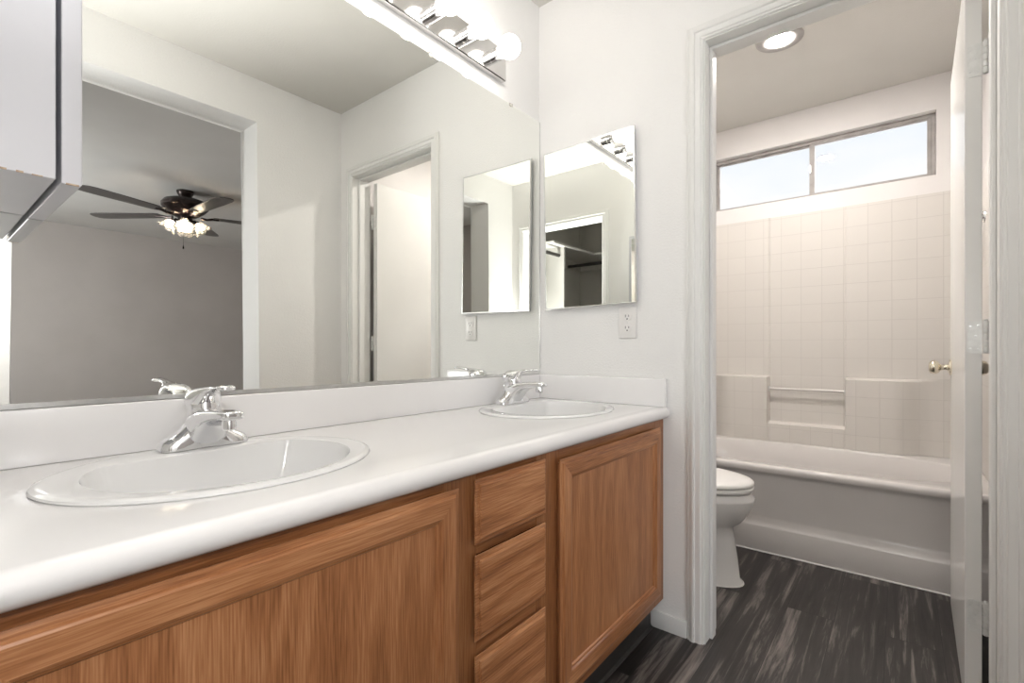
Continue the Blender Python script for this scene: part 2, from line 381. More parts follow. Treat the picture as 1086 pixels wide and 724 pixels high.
# closet
b = nb()
box(b, (-.12, -3.06, 0), (0, YB-.12, CEIL)); box(b, (0, -3.06, 0), (XR, -2.94, CEIL)); box(b, (XR, -3.06, 0), (XR+.205, YB-.12, CEIL))
struct('wall_closet', b, M['closet'], 'unlit closet walls behind the camera', 'wall')
b = nb(); box(b, (-.12, -3.06, CEIL), (XR, YB-.12, CEIL+.1)); struct('ceiling_closet', b, M['closet'], 'unlit closet ceiling', 'ceiling')
# bedroom
BX0, BX1, BY0, BY1 = XR+.205, 6.44, -2.5, 2.3
b = nb(); box(b, (BX1, BY0-.12, 0), (BX1+.12, BY1+.12, CEIL)); struct('wall_bedroom_far', b, M['bedroom'], 'bedroom wall seen through the opening in the mirror, dimness in its colour', 'wall')
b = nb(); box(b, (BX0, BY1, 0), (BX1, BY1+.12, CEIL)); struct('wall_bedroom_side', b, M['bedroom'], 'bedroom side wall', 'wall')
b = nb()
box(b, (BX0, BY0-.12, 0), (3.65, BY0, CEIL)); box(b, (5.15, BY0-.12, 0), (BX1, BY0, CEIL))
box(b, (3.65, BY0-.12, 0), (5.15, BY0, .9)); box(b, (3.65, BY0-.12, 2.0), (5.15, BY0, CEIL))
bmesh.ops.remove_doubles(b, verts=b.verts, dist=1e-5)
struct('wall_bedroom_window', b, M['bedroom'], 'bedroom wall with the unseen window added to light it', 'wall')
b = nb(); box(b, (BX0, BY0-.12, CEIL), (BX1+.12, BY1+.12, CEIL+.1)); struct('ceiling_bedroom', b, M['bed_ceiling'], 'bedroom ceiling around the fan, greyed for dim light', 'ceiling')
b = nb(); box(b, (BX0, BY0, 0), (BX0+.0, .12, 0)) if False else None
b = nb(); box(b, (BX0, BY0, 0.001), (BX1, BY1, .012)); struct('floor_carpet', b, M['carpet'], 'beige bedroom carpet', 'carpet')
b = nb(); box(b, (XR+.12, .12, 0), (XR+.205, BY1+.12, CEIL)); struct('wall_bedroom_near', b, M['bedroom'], 'bedroom wall beside the bathroom', 'wall')

# ------------------------------------------------------------------ casings, jambs, baseboard
CW = .056
CP = [(0, 0), (0, .006), (.004, .010), (.009, .010), (.011, .013), (.020, .017), (.026, .0165), (.029, .012), (.034, .0125), (.040, .014), (.046, .013), (.049, .009), (.054, .009), (CW, .006), (CW, 0)]
def casing(bm, x0, x1, zt, y, ny, ends=(1, 1)):
    # around an opening x0..x1, top zt, on the wall plane y, facing ny
    n = (0, ny, 0); o = CW
    strip(bm, CP, (x0-o, y, 0), (x0-o, y, zt+o), (1, 0, 0), n, 0, 1)
    strip(bm, CP, (x1+o, y, zt+o), (x1+o, y, 0), (-1, 0, 0), n, 1, 0)
    strip(bm, CP, (x0-o, y, zt+o), (x1+o, y, zt+o), (0, 0, -1), n, 1, 1)
b = nb(); casing(b, DX0, DX1, DZ, -.0005, -1); struct('trim_1', b, M['trim'], 'white fluted door casing around the bathroom doorway', 'door casing', smooth=25)
b = nb(); casing(b, DX0, DX1, DZ, WT+.0005, 1); struct('trim_2', b, M['trim'], 'white door casing on the bathroom side', 'door casing', smooth=25)
b = nb(); casing(b, KX0, KX1, KZ, YB+.0005, 1); struct('trim_3', b, M['trim'], 'white casing around the closet doorway', 'door casing', smooth=25)

# ------------------------------------------------------------------ bathroom door (jamb + leaf)
d1 = bpy.data.objects.new('door_1', None); COL.objects.link(d1); d1.location = (1.05, .06, 0); d1['_o'] = (1.05, .06, 0)
d1['kind'] = 'structure'; d1['label'] = 'white bathroom door standing wide open on three painted hinges'; d1['category'] = 'door'
b = nb(); J = .004
box(b, (DX0, -.003, 0), (DX0+J, WT+.003, DZ-J)); box(b, (DX1-J, -.003, 0), (DX1, WT+.003, DZ-J)); box(b, (DX0, -.003, DZ-J), (DX1, WT+.003, DZ))
obj('jamb', b, M['trim'], d1)
b = nb()
box(b, (DX0+J, .042, 0), (DX0+J+.011, .080, DZ-J-.011), .002, 1); box(b, (DX1-J-.011, .042, 0), (DX1-J, .080, DZ-J-.011), .002, 1); box(b, (DX0+J, .042, DZ-J-.011), (DX1-J, .080, DZ-J), .002, 1)
obj('door_stop', b, M['trim'], d1)
# strike plate on the latch jamb
b = nb(); box(b, (DX0+J, .088, .895), (DX0+J+.0012, .114, .965), .0004, 1); obj('strike_plate', b, M['brass'], d1)
# leaf, about 91 degrees open, along +y
HXc, HYc = 1.386, .138
ang = math.radians(-1.1)
R = Matrix.Translation((HXc, HYc, 0)) @ Matrix.Rotation(ang, 4, 'Z')
def tr(bm): bmesh.ops.transform(bm, matrix=R, verts=bm.verts); return bm
b = nb(); box(b, (-.035, 0, .012), (0, .708, 2.040), .0015, 1); leaf = obj('door_leaf', tr(b), M['door'], d1)
for zc in (1.797, 1.036, .270):
    b = nb()
    # leaf plate on the hinge edge of the door, rounded corners
    pts = []
    for (cx, cz, a0) in ((-.022, .0365, 90), (-.022, -.0365, 180)):
        for k in range(5):
            t = math.radians(a0 + 90*k/4); pts.append((cx+.008*math.cos(t), -.0022, zc+cz+.008*math.sin(t)))
    pts += [(.0, -.0022, zc-.0445), (.0, -.0022, zc+.0445)]
    extrude_poly(b, pts, (0, .0020, 0))
    for k in range(5):
        z0 = zc-.0445+.0178*k
        lathe(b, [(.0062, z0+.0008), (.0066, z0+.0016), (.0066, z0+.0164), (.0062, z0+.0172)], (.0072, -.0045, 0), n=14, caps=(True, True))
    lathe(b, [(.004, zc+.0445), (.0052, zc+.047), (.003, zc+.0495)], (.0072, -.0045, 0), n=12, caps=(True, True))
    h = obj('hinge', tr(b), M['hinge'], leaf)
    b = nb()
    for sx, sz in ((-.024, .030), (-.013, .004), (-.024, -.030), (-.008, -.033), (-.008, .033)):
        lathe(b, [(.0001, -.0030), (.0022, -.0030), (.0028, -.0023)], (sx, 0, zc+sz), ax=(0, 1, 0), n=10)
    obj('screw', tr(b), M['steel'], leaf)
for sx in (-1, 1):
    b = nb()
    x0 = -.035 if sx < 0 else 0
    prof = [(.0295, 0), (.031, .003), (.028, .007), (.014, .010), (.0105, .016), (.0105, .028), (.014, .033), (.022, .038), (.0262, .046), (.0265, .053), (.023, .061), (.015, .066), (.0001, .067)]
    lathe(b, prof, (x0, .708-.060, .934), ax=(sx, 0, 0), n=28)
    obj('knob', tr(b), M['brass'], leaf)
b = nb(); box(b, (-.030, .708, .905), (-.005, .7092, .963), .0003, 1); obj('latch_plate', tr(b), M['brass'], leaf)

# baseboard between vanity and doorway
def bb(lo, hi):
    b = nb(); box(b, lo, hi, .003, 2); return b
struct('baseboard_end', bb((.505, -.012, 0), (DX0-CW-.001, -.0005, .060)), M['trim'], 'short scuffed white baseboard beside the vanity', 'baseboard')
struct('baseboard_bathroom', bb((XR-.0125, .14, 0), (XR-.0005, .93, .060)), M['trim'], 'white baseboard behind the bathroom door', 'baseboard')
struct('baseboard_right', bb((XR-.0125, OY1+.012, 0), (XR-.0005, -.02, .060)), M['trim'], 'white baseboard beside the bedroom opening', 'baseboard')

# ------------------------------------------------------------------ strip window
w1 = bpy.data.objects.new('window_1', None); COL.objects.link(w1); w1.location = (.78, 1.80, WZ0); w1['_o'] = (.78, 1.80, WZ0)
w1['kind'] = 'structure'; w1['label'] = 'high two-pane sliding strip window above the tub'; w1['category'] = 'window'
fy0, fy1 = 1.785, 1.835
b = nb()
box(b, (WX0+.001, fy0, WZ1-.020), (WX1-.001, fy1, WZ1-.001), .002, 1); box(b, (WX0+.001, fy0, WZ0+.001), (WX1-.001, fy1, WZ0+.016), .002, 1)
box(b, (WX0+.001, fy0, WZ0+.016), (WX0+.018, fy1, WZ1-.020), .002, 1); box(b, (WX1-.018, fy0, WZ0+.016), (WX1-.001, fy1, WZ1-.020), .002, 1)
obj('window_frame', b, M['alu'], w1)
for x0, x1, yy in ((WX0+.018, .800, 1.812), (.772, WX1-.018, 1.796)):
    b = nb(); tl, tr_ = (.018, .028) if yy > 1.8 else (.028, .018)
    z0, z1 = WZ0+.016, WZ1-.020
    box(b, (x0, yy-.006, z1-.010), (x1, yy+.006, z1), .001, 1); box(b, (x0, yy-.006, z0), (x1, yy+.006, z0+.010), .001, 1)
    box(b, (x0, yy-.006, z0+.010), (x0+tl, yy+.006, z1-.010), .001, 1); box(b, (x1-tr_, yy-.006, z0+.010), (x1, yy+.006, z1-.010), .001, 1)
    s = obj('sash', b, M['alu'], w1)
    b = nb(); box(b, (x0+tl-.003, yy-.002, z0+.007), (x1-tr_+.003, yy+.002, z1-.007)); obj('pane', b, M['glass'], s)
b = nb(); box(b, (.774, 1.782, 2.09), (.781, 1.790, 2.135), .001, 1); obj('latch', b, M['steel'], w1)
b = nb(); box(b, (WX1-.003, 1.7405, WZ0+.01), (WX1-.0005, 1.784, WZ1-.004)); obj('seal', b, M['gasket'], w1) if False else b.free()

# unseen bedroom window, added off to the side to let daylight in
w2 = bpy.data.objects.new('window_added', None); COL.objects.link(w2); w2.location = (4.4, BY0-.06, .9); w2['_o'] = (4.4, BY0-.06, .9)
w2['kind'] = 'structure'; w2['label'] = 'unseen bedroom window added to let daylight in'; w2['category'] = 'window'
b = nb()
for lo, hi in (((3.652, -2.59, .902), (5.148, -2.54, .94)), ((3.652, -2.59, 1.96), (5.148, -2.54, 1.998)), ((3.652, -2.59, .94), (3.69, -2.54, 1.96)), ((5.11, -2.59, .94), (5.148, -2.54, 1.96)), ((4.38, -2.59, .94), (4.42, -2.54, 1.96))):
    box(b, lo, hi)
obj('window_frame', b, M['trim'], w2)

# ================================================================== VANITY CABINET
VY0, VY1 = YB+.004, -.003
VXF = .548
van = thing('vanity_cabinet', 'honey oak vanity cabinet with three drawers between two doors under the white counter', 'vanity cabinet', (.28, -.88, 0))
CT = .757   # underside of counter
b = nb()   # box carcass: sides, bottom, back, top rails
box(b, (.004, VY0, .110), (.530, VY0+.016, CT-.001)); box(b, (.004, VY1-.016, .110), (.530, VY1, CT-.001))
box(b, (.004, VY0+.016, .110), (.530, VY1-.016, .126)); box(b, (.004, VY0+.016, .126), (.010, VY1-.016, CT-.001))
box(b, (.010, -1.027, .126), (.528, -1.011, CT-.001)); box(b, (.010, -.742, .126), (.528, -.726, CT-.001))
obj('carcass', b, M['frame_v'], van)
# face frame: stiles and rails
DLy, DRy = (-1.686, -1.049), (-.701, -.064)
stiles = [(VY0, -1.670), (-1.075, -.985), (-.780, -.685), (-.080, VY1)]
for y0, y1 in stiles:
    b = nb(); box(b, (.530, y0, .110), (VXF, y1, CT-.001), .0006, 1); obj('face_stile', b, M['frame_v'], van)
for k in range(3):
    y0, y1 = stiles[k][1], stiles[k+1][0]
    for z0, z1 in (((.110, .165), (.722, CT-.001)) if k != 1 else ((.110, .165), (.385, .425), (.592, .632), (.735, CT-.001))):
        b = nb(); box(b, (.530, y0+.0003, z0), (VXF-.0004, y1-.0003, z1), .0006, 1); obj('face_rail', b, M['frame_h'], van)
# doors: mitred frame with stepped lip, flat recessed panel
DP = [(.010, 0), (.010, .006), (0, .011), (0, .0135), (.003, .0145), (.009, .0148), (.011, .0185), (.014, .020), (.044, .020), (.048, .0185), (.050, .0145), (.054, .0135), (.057, .009), (.062, .0085), (.062, 0)]
def cab_door(y0, y1, z0, z1, label):
    X = VXF+.0008; n = (1, 0, 0)
    b = nb(); box(b, (X+.001, y0+.055, z0+.055), (X+.0095, y1-.055, z1-.055)); d = obj('cabinet_door', b, M['oak_v'], van)
    for nm, A, B, inn, mm in (('stile', (X, y0, z0), (X, y0, z1), (0, 1, 0), 'oak_v'), ('stile', (X, y1, z1), (X, y1, z0), (0, -1, 0), 'oak_v'),
                              ('rail', (X, y0, z1), (X, y1, z1), (0, 0, -1), 'oak_h'), ('rail', (X, y1, z0), (X, y0, z0), (0, 0, 1), 'oak_h')):
        b = nb(); strip(b, DP, A, B, inn, n, 1, 1); obj(nm, b, M[mm], d, smooth=20)
    return d
cab_door(*DLy, .148, .742, None); cab_door(*DRy, .148, .733, None)
def drawer(y0, y1, z0, z1):
    X = VXF+.0008
    def R_(i, x): return [(x, y0+i, z0+i), (x, y1-i, z0+i), (x, y1-i, z1-i), (x, y0+i, z1-i)]
    b = nb(); rings(b, [R_(.011, X), R_(.011, X+.006), R_(0, X+.011), R_(0, X+.0135), R_(.002, X+.0145), R_(.009, X+.0148), R_(.0105, X+.0185), R_(.0125, X+.020)], True, True, True)
    obj('drawer', b, M['oak_h'], van, smooth=20)
drawer(-1.004, -.763, .620, .747); drawer(-1.004, -.763, .430, .598); drawer(-1.004, -.763, .165, .400)
b = nb(); box(b, (.488, VY0, .001), (.500, VY1, .109)); obj('toe_board', b, M['oak_h'], van)
b = nb()   # black vinyl cove base
extrude_poly(b, [(.5005, VY0, .001), (.517, VY0, .001), (.517, VY0, .003), (.508, VY0, .008), (.5045, VY0, .018), (.504, VY0, .098), (.502, VY0, .100), (.5005, VY0, .100)], (0, VY1-.013-VY0, 0))
obj('vinyl_base', b, M['toe'], van)

# ================================================================== COUNTERTOP with backsplash, cut for two sinks
ctop = .797
SINKS = [(.262, -1.335), (.262, -.318)]
NR = .019
prof = [(.002, CT), (.548, CT)]
cxn = .572-NR
prof += [(cxn, CT)]
for k in range(1, 9):
    t = -PI/2 + PI*k/8*1.0
    prof.append((cxn + NR*math.cos(t)*1.05, (CT+ctop)/2 + (ctop-CT)/2*math.sin(t)))
prof += [(.03, ctop), (.002, ctop)]
b = nb(); extrude_poly(b, [(x, YB+.003, z) for x, z in prof], (0, -.0015-YB-.003, 0))
es = [e for e in b.edges if all(abs(v.co.y+.0015) < 1e-4 for v in e.verts) and all(v.co.x > .5 for v in e.verts)]
bmesh.ops.bevel(b, geom=es, offset=.006, segments=3, affect='EDGES')
ct = obj('countertop', b, M['counter'], None, (.28, -.88, CT))
tag(ct, 'white solid-surface vanity counter with raised backsplash and rounded front edge', 'countertop')
cut = nb()
for sx, sy in SINKS:
    rings(cut, [sring((sx, sy, z), (1, 0, 0), (0, 1, 0), .200, .243, 48) for z in (.70, .85)], True, True, True)
co = obj('cutter', cut, M['counter'])
md = ct.modifiers.new('cut', 'BOOLEAN'); md.operation = 'DIFFERENCE'; md.object = co; md.solver = 'EXACT'
bpy.context.view_layer.update()
dg = bpy.context.evaluated_depsgraph_get()
nm = bpy.data.meshes.new_from_object(ct.evaluated_get(dg)); ct.modifiers.clear(); ct.data = nm; nm.name = 'countertop'
if nm.shade_smooth: smooth_by_angle(nm, 30)
bpy.data.objects.remove(co)
b = nb()   # backsplash along the mirror wall and end splash
box(b, (.001, YB+.004, ctop+.0002), (.019, -.020, .898), .0035, 3); obj('backsplash', b, M['counter'], ct)
b = nb(); box(b, (.001, -.0195, ctop+.0002), (.562, -.001, .898), .0035, 3); obj('end_splash', b, M['counter'], ct)

# ================================================================== SINKS
def sink(sx, sy, label):
    s = tag(obj('sink', nb(), M['china'], None, (sx, sy, ctop)), label, 'sink', 'oval sinks in the vanity counter')
    b = nb(); N = 128
    def el(a, bb_, z, dx=0, flat=None, dy=0):
        out = []
        if flat is not None:
            t0 = math.acos(max(-1, flat/a)); yc = bb_*math.sin(t0)
        for j in range(N):
            f_ = j/N
            if flat is None:
                t = 2*PI*f_; x, y = a*math.cos(t), bb_*math.sin(t)
            elif f_ < .385: t = t0*f_/.385; x, y = a*math.cos(t), bb_*math.sin(t)
            elif f_ > .615: t = -t0*(1-f_)/.385; x, y = a*math.cos(t), bb_*math.sin(t)
            else: x = flat; y = yc*(1-2*(f_-.385)/.23)
            out.append((x+dx, y+dy, z))
        return out
    Rs = [el(.2140, .2580, .0003), el(.2155, .2595, .0022), el(.2140, .2580, .0050), el(.2090, .2530, .0072), el(.2040, .2480, .0078), el(.2000, .2420, .0074),
          el(.1920, .2140, .0068, .002, -.122, .006), el(.1880, .2090, .0055, .002, -.119, .006), el(.1860, .2070, .001, .002, -.118, .006), el(.182, .203, -.012, .002, -.116, .006),
          el(.168, .189, -.065, .002, -.108, .005), el(.145, .165, -.103, .002, -.096, .003), el(.105, .125, -.124, .001, -.075), el(.050, .058, -.133, 0, -.042), el(.024, .024, -.135, .004, -.0239)]
    rings(b, Rs, True, False, False)
    me = s.data; bmesh.ops.recalc_face_normals(b, faces=b.faces)
    b.normal_update()
    b.to_mesh(me); b.free(); smooth_by_angle(me, 38)
    b = nb(); lathe(b, [(.0245, -.1345), (.0235, -.1325), (.019, -.1335), (.017, -.137), (.0001, -.137)], (sx+.004, sy, ctop), n=28)
    obj('drain', b, M['chrome'], s)
    b = nb(); lathe(b, [(.0001, .0), (.010, .0), (.0125, -.002), (.0125, -.004)], (sx+.178, sy, ctop-.028), ax=(-.9, 0, .35), n=18)
    obj('overflow_hole', b, M['steel'], s)
    return s
s1 = sink(*SINKS[0], 'oval white china sink nearest the camera, in the left half of the counter')
s2 = sink(*SINKS[1], 'oval white china sink at the far end of the counter below the small wall mirror')

# ================================================================== FAUCETS
def faucet(fx, fy, label):
    z0 = ctop + .0078
    f = thing('faucet', label, 'faucet', (fx, fy, z0), 'chrome centerset faucets')
    P = lambda x, y, z: V((fx+x, fy+y, z0+z))
    # base: long low wings rising into the centre, one lofted body
    b = nb(); rs = []
    for y, hw, hh in ((-.081, .004, .004), (-.080, .014, .010), (-.074, .021, .019), (-.060, .0255, .026), (-.045, .0268, .036), (-.034, .0270, .048), (-.026, .0270, .058), (-.018, .025, .062), (-.008, .025, .066),
                      (.008, .025, .066), (.018, .025, .062), (.026, .0270, .058), (.034, .0270, .048), (.045, .0268, .036), (.060, .0255, .026), (.074, .021, .019), (.080, .014, .010), (.081, .004, .004)):
        r_ = []
        for k in range(17):
            t = PI*k/16; c_, s_ = math.cos(t), math.sin(t)
            r_.append(P(hw*math.copysign(abs(c_)**.75, c_), y, .0006 + hh*abs(s_)**.8))
        rs.append(r_)
    rings(b, rs, True, True, True)
    body = obj('body', b, M['chrome'], f, smooth=60)
    # spout
    b = nb(); rs = []
    path = [(-.024, .024, .0, .050), (-.020, .031, .0, .062), (0, .036, 0, .072), (.018, .036, 0, .078), (.030, .0345, .016, .0805), (.045, .0315, .038, .0825), (.065, .0275, .0525, .084), (.09, .0240, .061, .0855), (.12, .0220, .066, .086), (.138, .0205, .067, .0855), (.144, .017, .068, .0845), (.147, .009, .072, .081)]
    for x, hw, zl, zh in path:
        zl, zh = zl*.96, zh*.955
        rs.append(sring(P(x, 0, (zl+zh)/2+.0006), (0, 1, 0), (0, 0, 1), hw, (zh-zl)/2, 32, 3.6))
    rings(b, rs, True, True, True); obj('spout', b, M['chrome'], f, smooth=50)
    b = nb(); lathe(b, [(.0001, -.0005), (.011, -.0005), (.0128, .002), (.0128, .014), (.0118, .017), (.0118, .022)], P(.122, 0, .046), n=24); obj('aerator', b, M['chrome'], f)
    # neck and dome
    b = nb(); lathe(b, [(.0310, .050), (.0305, .066), (.0295, .076), (.0302, .0775), (.0302, .081), (.0285, .092)], P(0, 0, 0), n=32, caps=(False, True)); obj('neck', b, M['chrome'], f)
    b = nb(); rs = []
    # handle: dome that sweeps forward into a lever paddle
    hp = [(-.034, .080, .012, .006), (-.0315, .086, .023, .015), (-.020, .093, .031, .024), (-.003, .096, .0325, .0265), (.013, .102, .0275, .0225), (.028, .113, .0185, .0115), (.043, .118, .012, .007), (.062, .1215, .0095, .005), (.082, .1235, .0105, .0045), (.097, .1245, .0145, .005), (.109, .1245, .0165, .0055), (.117, .124, .013, .005), (.121, .1235, .005, .003)]
    for i, (x, z, hw, hh) in enumerate(hp):
        a_ = hp[max(i-1, 0)]; c_ = hp[min(i+1, len(hp)-1)]
        t = V((c_[0]-a_[0], 0, c_[1]-a_[1])).normalized(); up = V((-t.z, 0, t.x))
        rs.append(sring(P(x, 0, z), (0, 1, 0), up, hw, hh, 24, 2.3))
    rings(b, rs, True, True, True); h = obj('handle', b, M['chrome'], f, smooth=60)
    b = nb(); lathe(b, [(.0001, .0008), (.0035, .0008), (.004, 0)], P(.108, 0, .1292), n=14); obj('index_button', b, M['dark'], h)
    # lift rod for the drain
    b = nb(); tube(b, [P(-.040, 0, .002), P(-.040, 0, .060)], .0018, 10); lathe(b, [(.002, .058), (.0045, .061), (.0048, .066), (.003, .070), (.0001, .071)], P(-.040, 0, 0), n=14)
    obj('lift_rod', b, M['chrome'], f)
    return f
faucet(.094, -1.316, 'chrome single-lever faucet behind the sink nearest the camera')
faucet(.094, -.300, 'chrome single-lever faucet behind the far sink in the corner')

# ================================================================== BIG MIRROR
mr = thing('wall_mirror', 'long frameless plate mirror filling the wall behind both sinks', 'mirror', (.001, -.88, .901))
b = nb(); box(b, (.001, YB+.003, .9035), (.006, -.006, 1.973)); obj('mirror_glass', b, M['mirror'], mr)
b = nb(); extrude_poly(b, [(.0008, YB+.003, .8995), (.0095, YB+.003, .8995), (.0095, YB+.003, .9085), (.0065, YB+.003, .9085), (.0065, YB+.003, .903), (.0008, YB+.003, .903)], (0, -.004-YB-.003, 0))
obj('bottom_channel', b, M['steel'], mr)
b = nb(); box(b, (.001, -.0058, .9090), (.0072, -.0022, 1.973)); obj('edge_strip', b, M['steel'], mr)
for y in (-.20, -.62, -1.04, -1.46):
    b = nb(); box(b, (.001, y-.009, 1.966), (.0085, y+.009, 1.977), .001, 1); obj('mirror_clip', b, M['shade'], mr)

# ================================================================== MEDICINE CABINET (end wall)
tilt = math.radians(-.9)
mcx0, mcx1, mcz0, mcz1, mcd = .043, .451, 1.170, 1.826, .023
mcc = ((mcx0+mcx1)/2, -.012, (mcz0+mcz1)/2)
mc = thing('medicine_cabinet', 'shallow mirrored medicine cabinet with thin metal frame, hung slightly askew beside the corner', 'medicine cabinet', mcc)
Rm = Matrix.Translation(mcc) @ Matrix.Rotation(tilt, 4, 'Y') @ Matrix.Translation([-c for c in mcc])
def trm(bm): bmesh.ops.transform(bm, matrix=Rm, verts=bm.verts); return bm
b = nb(); box(b, (mcx0+.008, -.0145, mcz0+.006), (mcx1-.004, -.0008, mcz1-.006)); obj('cabinet_box', trm(b), M['melamine'], mc)
b = nb(); FP = [(0, 0), (0, .007), (.001, .0085), (.005, .0085), (.006, .0070), (.006, 0)]
n = (0, -1, 0); y = -.0150
strip(b, FP, (mcx0, y, mcz0), (mcx0, y, mcz1), (1, 0, 0), n); strip(b, FP, (mcx1, y, mcz1), (mcx1, y, mcz0), (-1, 0, 0), n)
strip(b, FP, (mcx0, y, mcz1), (mcx1, y, mcz1), (0, 0, -1), n); strip(b, FP, (mcx1, y, mcz0), (mcx0, y, mcz0), (0, 0, 1), n)
dr = obj('door_frame', trm(b), M['steel'], mc, smooth=20)
b = nb(); box(b, (mcx0+.0055, -.0220, mcz0+.0055), (mcx1-.0055, -.0165, mcz1-.0055)); obj('mirror_glass', trm(b), M['mirror'], mc)

# ================================================================== OUTLET
ox, oz = .411, 1.103
ou = thing('power_outlet', 'white duplex power outlet just below the small mirrored cabinet', 'outlet', (ox, -.001, oz))
b = nb(); box(b, (ox-.035, -.0065, oz-.0585), (ox+.035, -.0008, oz+.0585), .003, 2); obj('cover_plate', b, M['plastic'], ou)
for dz in (.0215, -.0215):
    b = nb(); rs = [sring((ox, yy, oz+dz), (1, 0, 0), (0, 0, 1), .0165*k, .0148*k, 32, 2.6) for yy, k in ((-.0064, 1.0), (-.0082, 1.0), (-.0087, .96))]
    rings(b, rs, True, False, True); rc = obj('receptacle', b, M['plastic'], ou)
    b = nb(); box(b, (ox-.0078, -.0091, oz+dz-.001), (ox-.0056, -.0086, oz+dz+.0085)); box(b, (ox+.0056, -.0091, oz+dz+.0), (ox+.0078, -.0091+.0005, oz+dz+.0078))
    lathe(b, [(.0001, .0004), (.0024, .0004), (.0026, 0)], (ox, -.0087, oz+dz-.0075), ax=(0, -1, 0), n=14); obj('slots', b, M['dark'], rc)
b = nb(); lathe(b, [(.0001, .0012), (.002, .001), (.0028, 0)], (ox, -.0064, oz), ax=(0, -1, 0), n=14); obj('screw', b, M['steel'], ou)

# ================================================================== VANITY LIGHT BAR
LB0, LB1 = -1.455, -.253
lbz = 2.094
lb = thing('vanity_light_bar', 'chrome bar light with a row of lit round globe bulbs above the long mirror', 'vanity light', (.001, (LB0+LB1)/2, lbz))
b = nb(); extrude_poly(b, [(.001, LB0, lbz-.058), (.020, LB0, lbz-.058), (.0235, LB0, lbz-.055), (.0235, LB0, lbz+.055), (.020, LB0, lbz+.058), (.001, LB0, lbz+.058)], (0, LB1-LB0, 0))
obj('backplate', b, M['plate'], lb)
for k in range(8):
    y = -.331 - .150*k
    b = nb(); lathe(b, [(.0235, .0001), (.0235, .018), (.0222, .0185), (.0222, .0215), (.0235, .022), (.0235, .039), (.0215, .0405), (.018, .041), (.018, .036)], (.0236, y, lbz), ax=(1, 0, 0), n=28)
    so = obj('socket', b, M['chrome'], lb)
    b = nb(); r0 = .0410; cx = .104; zb_ = lbz+.006
    pr = [(.0135, .058-cx), (.0145, .066-cx)]
    for i in range(1, 17):
        t = math.radians(158) * (1-i/16) ; pr.append((r0*math.sin(t), r0*math.cos(t)))
    pr = [(.0135, -.046), (.0145, -.0415)] + pr[2:]
    lathe(b, pr, (cx, y, zb_), ax=(1, 0, 0), n=28); obj('globe_bulb', b, M['bulb'], so)

# ================================================================== WALL CABINET (upper left)
wx1, wz0, wz1 = .301, 1.235, 1.80
wyF = -1.542
wc = thing('wall_cabinet', 'worn white cabinet hung at the near end of the mirror, chipped lower edge', 'wall cabinet', (.15, YB+.09, wz0))
b = nb(); box(b, (.010, YB+.002, wz0+.004), (wx1-.002, wyF-.028, wz1), .001, 1); obj('cabinet_box', b, M['melamine'], wc)
ax_ = math.radians(0)
b = nb(); rr = []
# door slab with rounded front edge
def dring(i, yy): return [(.009+i, yy, wz0+i), (wx1-i, yy, wz0+i), (wx1-i, yy, wz1-i), (.009+i, yy, wz1-i)]
rings(b, [dring(.001, wyF-.0225), dring(0, wyF-.0215), dring(0, wyF-.004), dring(.0015, wyF-.0012), dring(.004, wyF)], True, True, True)
wd = obj('cabinet_door', b, M['melamine'], wc)
b = nb(); box(b, (.030, wyF-.001, wz0+.022), (wx1-.020, wyF+.0008, wz1-.022)); obj('door_mirror', b, M['mirror'], wd)
b = nb()   # chips along the lower edges showing bare board
random.seed(3)
yy = YB+.02
while yy < wyF-.032:
    l = random.uniform(.006, .022); h = random.uniform(.0008, .0022)
    box(b, (wx1-.0028, yy, wz0+.0036), (wx1-.0014, min(yy+l, wyF-.030), wz0+.0042+h)); yy += l + random.uniform(.002, .012)
obj('worn_edge', b, M['chip'], wc)
b = nb()
box(b, (wx1-.003, wyF-.018, wz0-.0004), (wx1+.0004, wyF-.004, wz0+.0016)); obj('worn_corner', b, M['chip'], wd)

# ================================================================== BATHTUB
TX0, TX1, TY0, TY1, TZ = .004, XR-.004, .945, 1.736, .430
tub = tag(obj('bathtub', nb(), M['acrylic'], None, (.767, 1.34, 0)), 'white built-in bathtub with a stepped apron along the far side of the bathroom', 'bathtub')
b = nb(); N = 96
def rect_ring(x0, x1, y0, y1, z, r=.0):
    out = []
    for j in range(N):
        t = 2*PI*j/N + 1e-4; c_, s_ = math.cos(t), math.sin(t); k = 1/max(abs(c_), abs(s_))
        out.append((((x0+x1)/2 + c_*k*(x1-x0)/2), ((y0+y1)/2 + s_*k*(y1-y0)/2), z))
    return out
def sup(cx, cy, a, bb_, z, e):
    out = []
    for j in range(N):
        t = 2*PI*j/N + 1e-4; c_, s_ = math.cos(t), math.sin(t)
        k = (abs(c_)**e + abs(s_)**e)**(-1/e)
        out.append((cx + a*c_*k, cy + bb_*s_*k, z))
    return out
cx, cy = .767, 1.336
rs = [rect_ring(TX0, TX1, TY0+.018, TY1, TZ), sup(cx, cy, .715, .331, TZ, 2.7), sup(cx, cy, .708, .324, TZ-.003, 2.7), sup(cx, cy, .700, .317, TZ-.012, 2.7), sup(cx, cy, .675, .300, TZ-.10, 2.8), sup(cx, cy, .620, .262, TZ-.26, 3.0), sup(cx, cy, .585, .240, TZ-.335, 3.0), sup(cx, cy, .52, .19, TZ-.355, 3.0), sup(cx, cy, .10, .05, TZ-.36, 2.5)]
rings(b, rs, True, False, True)
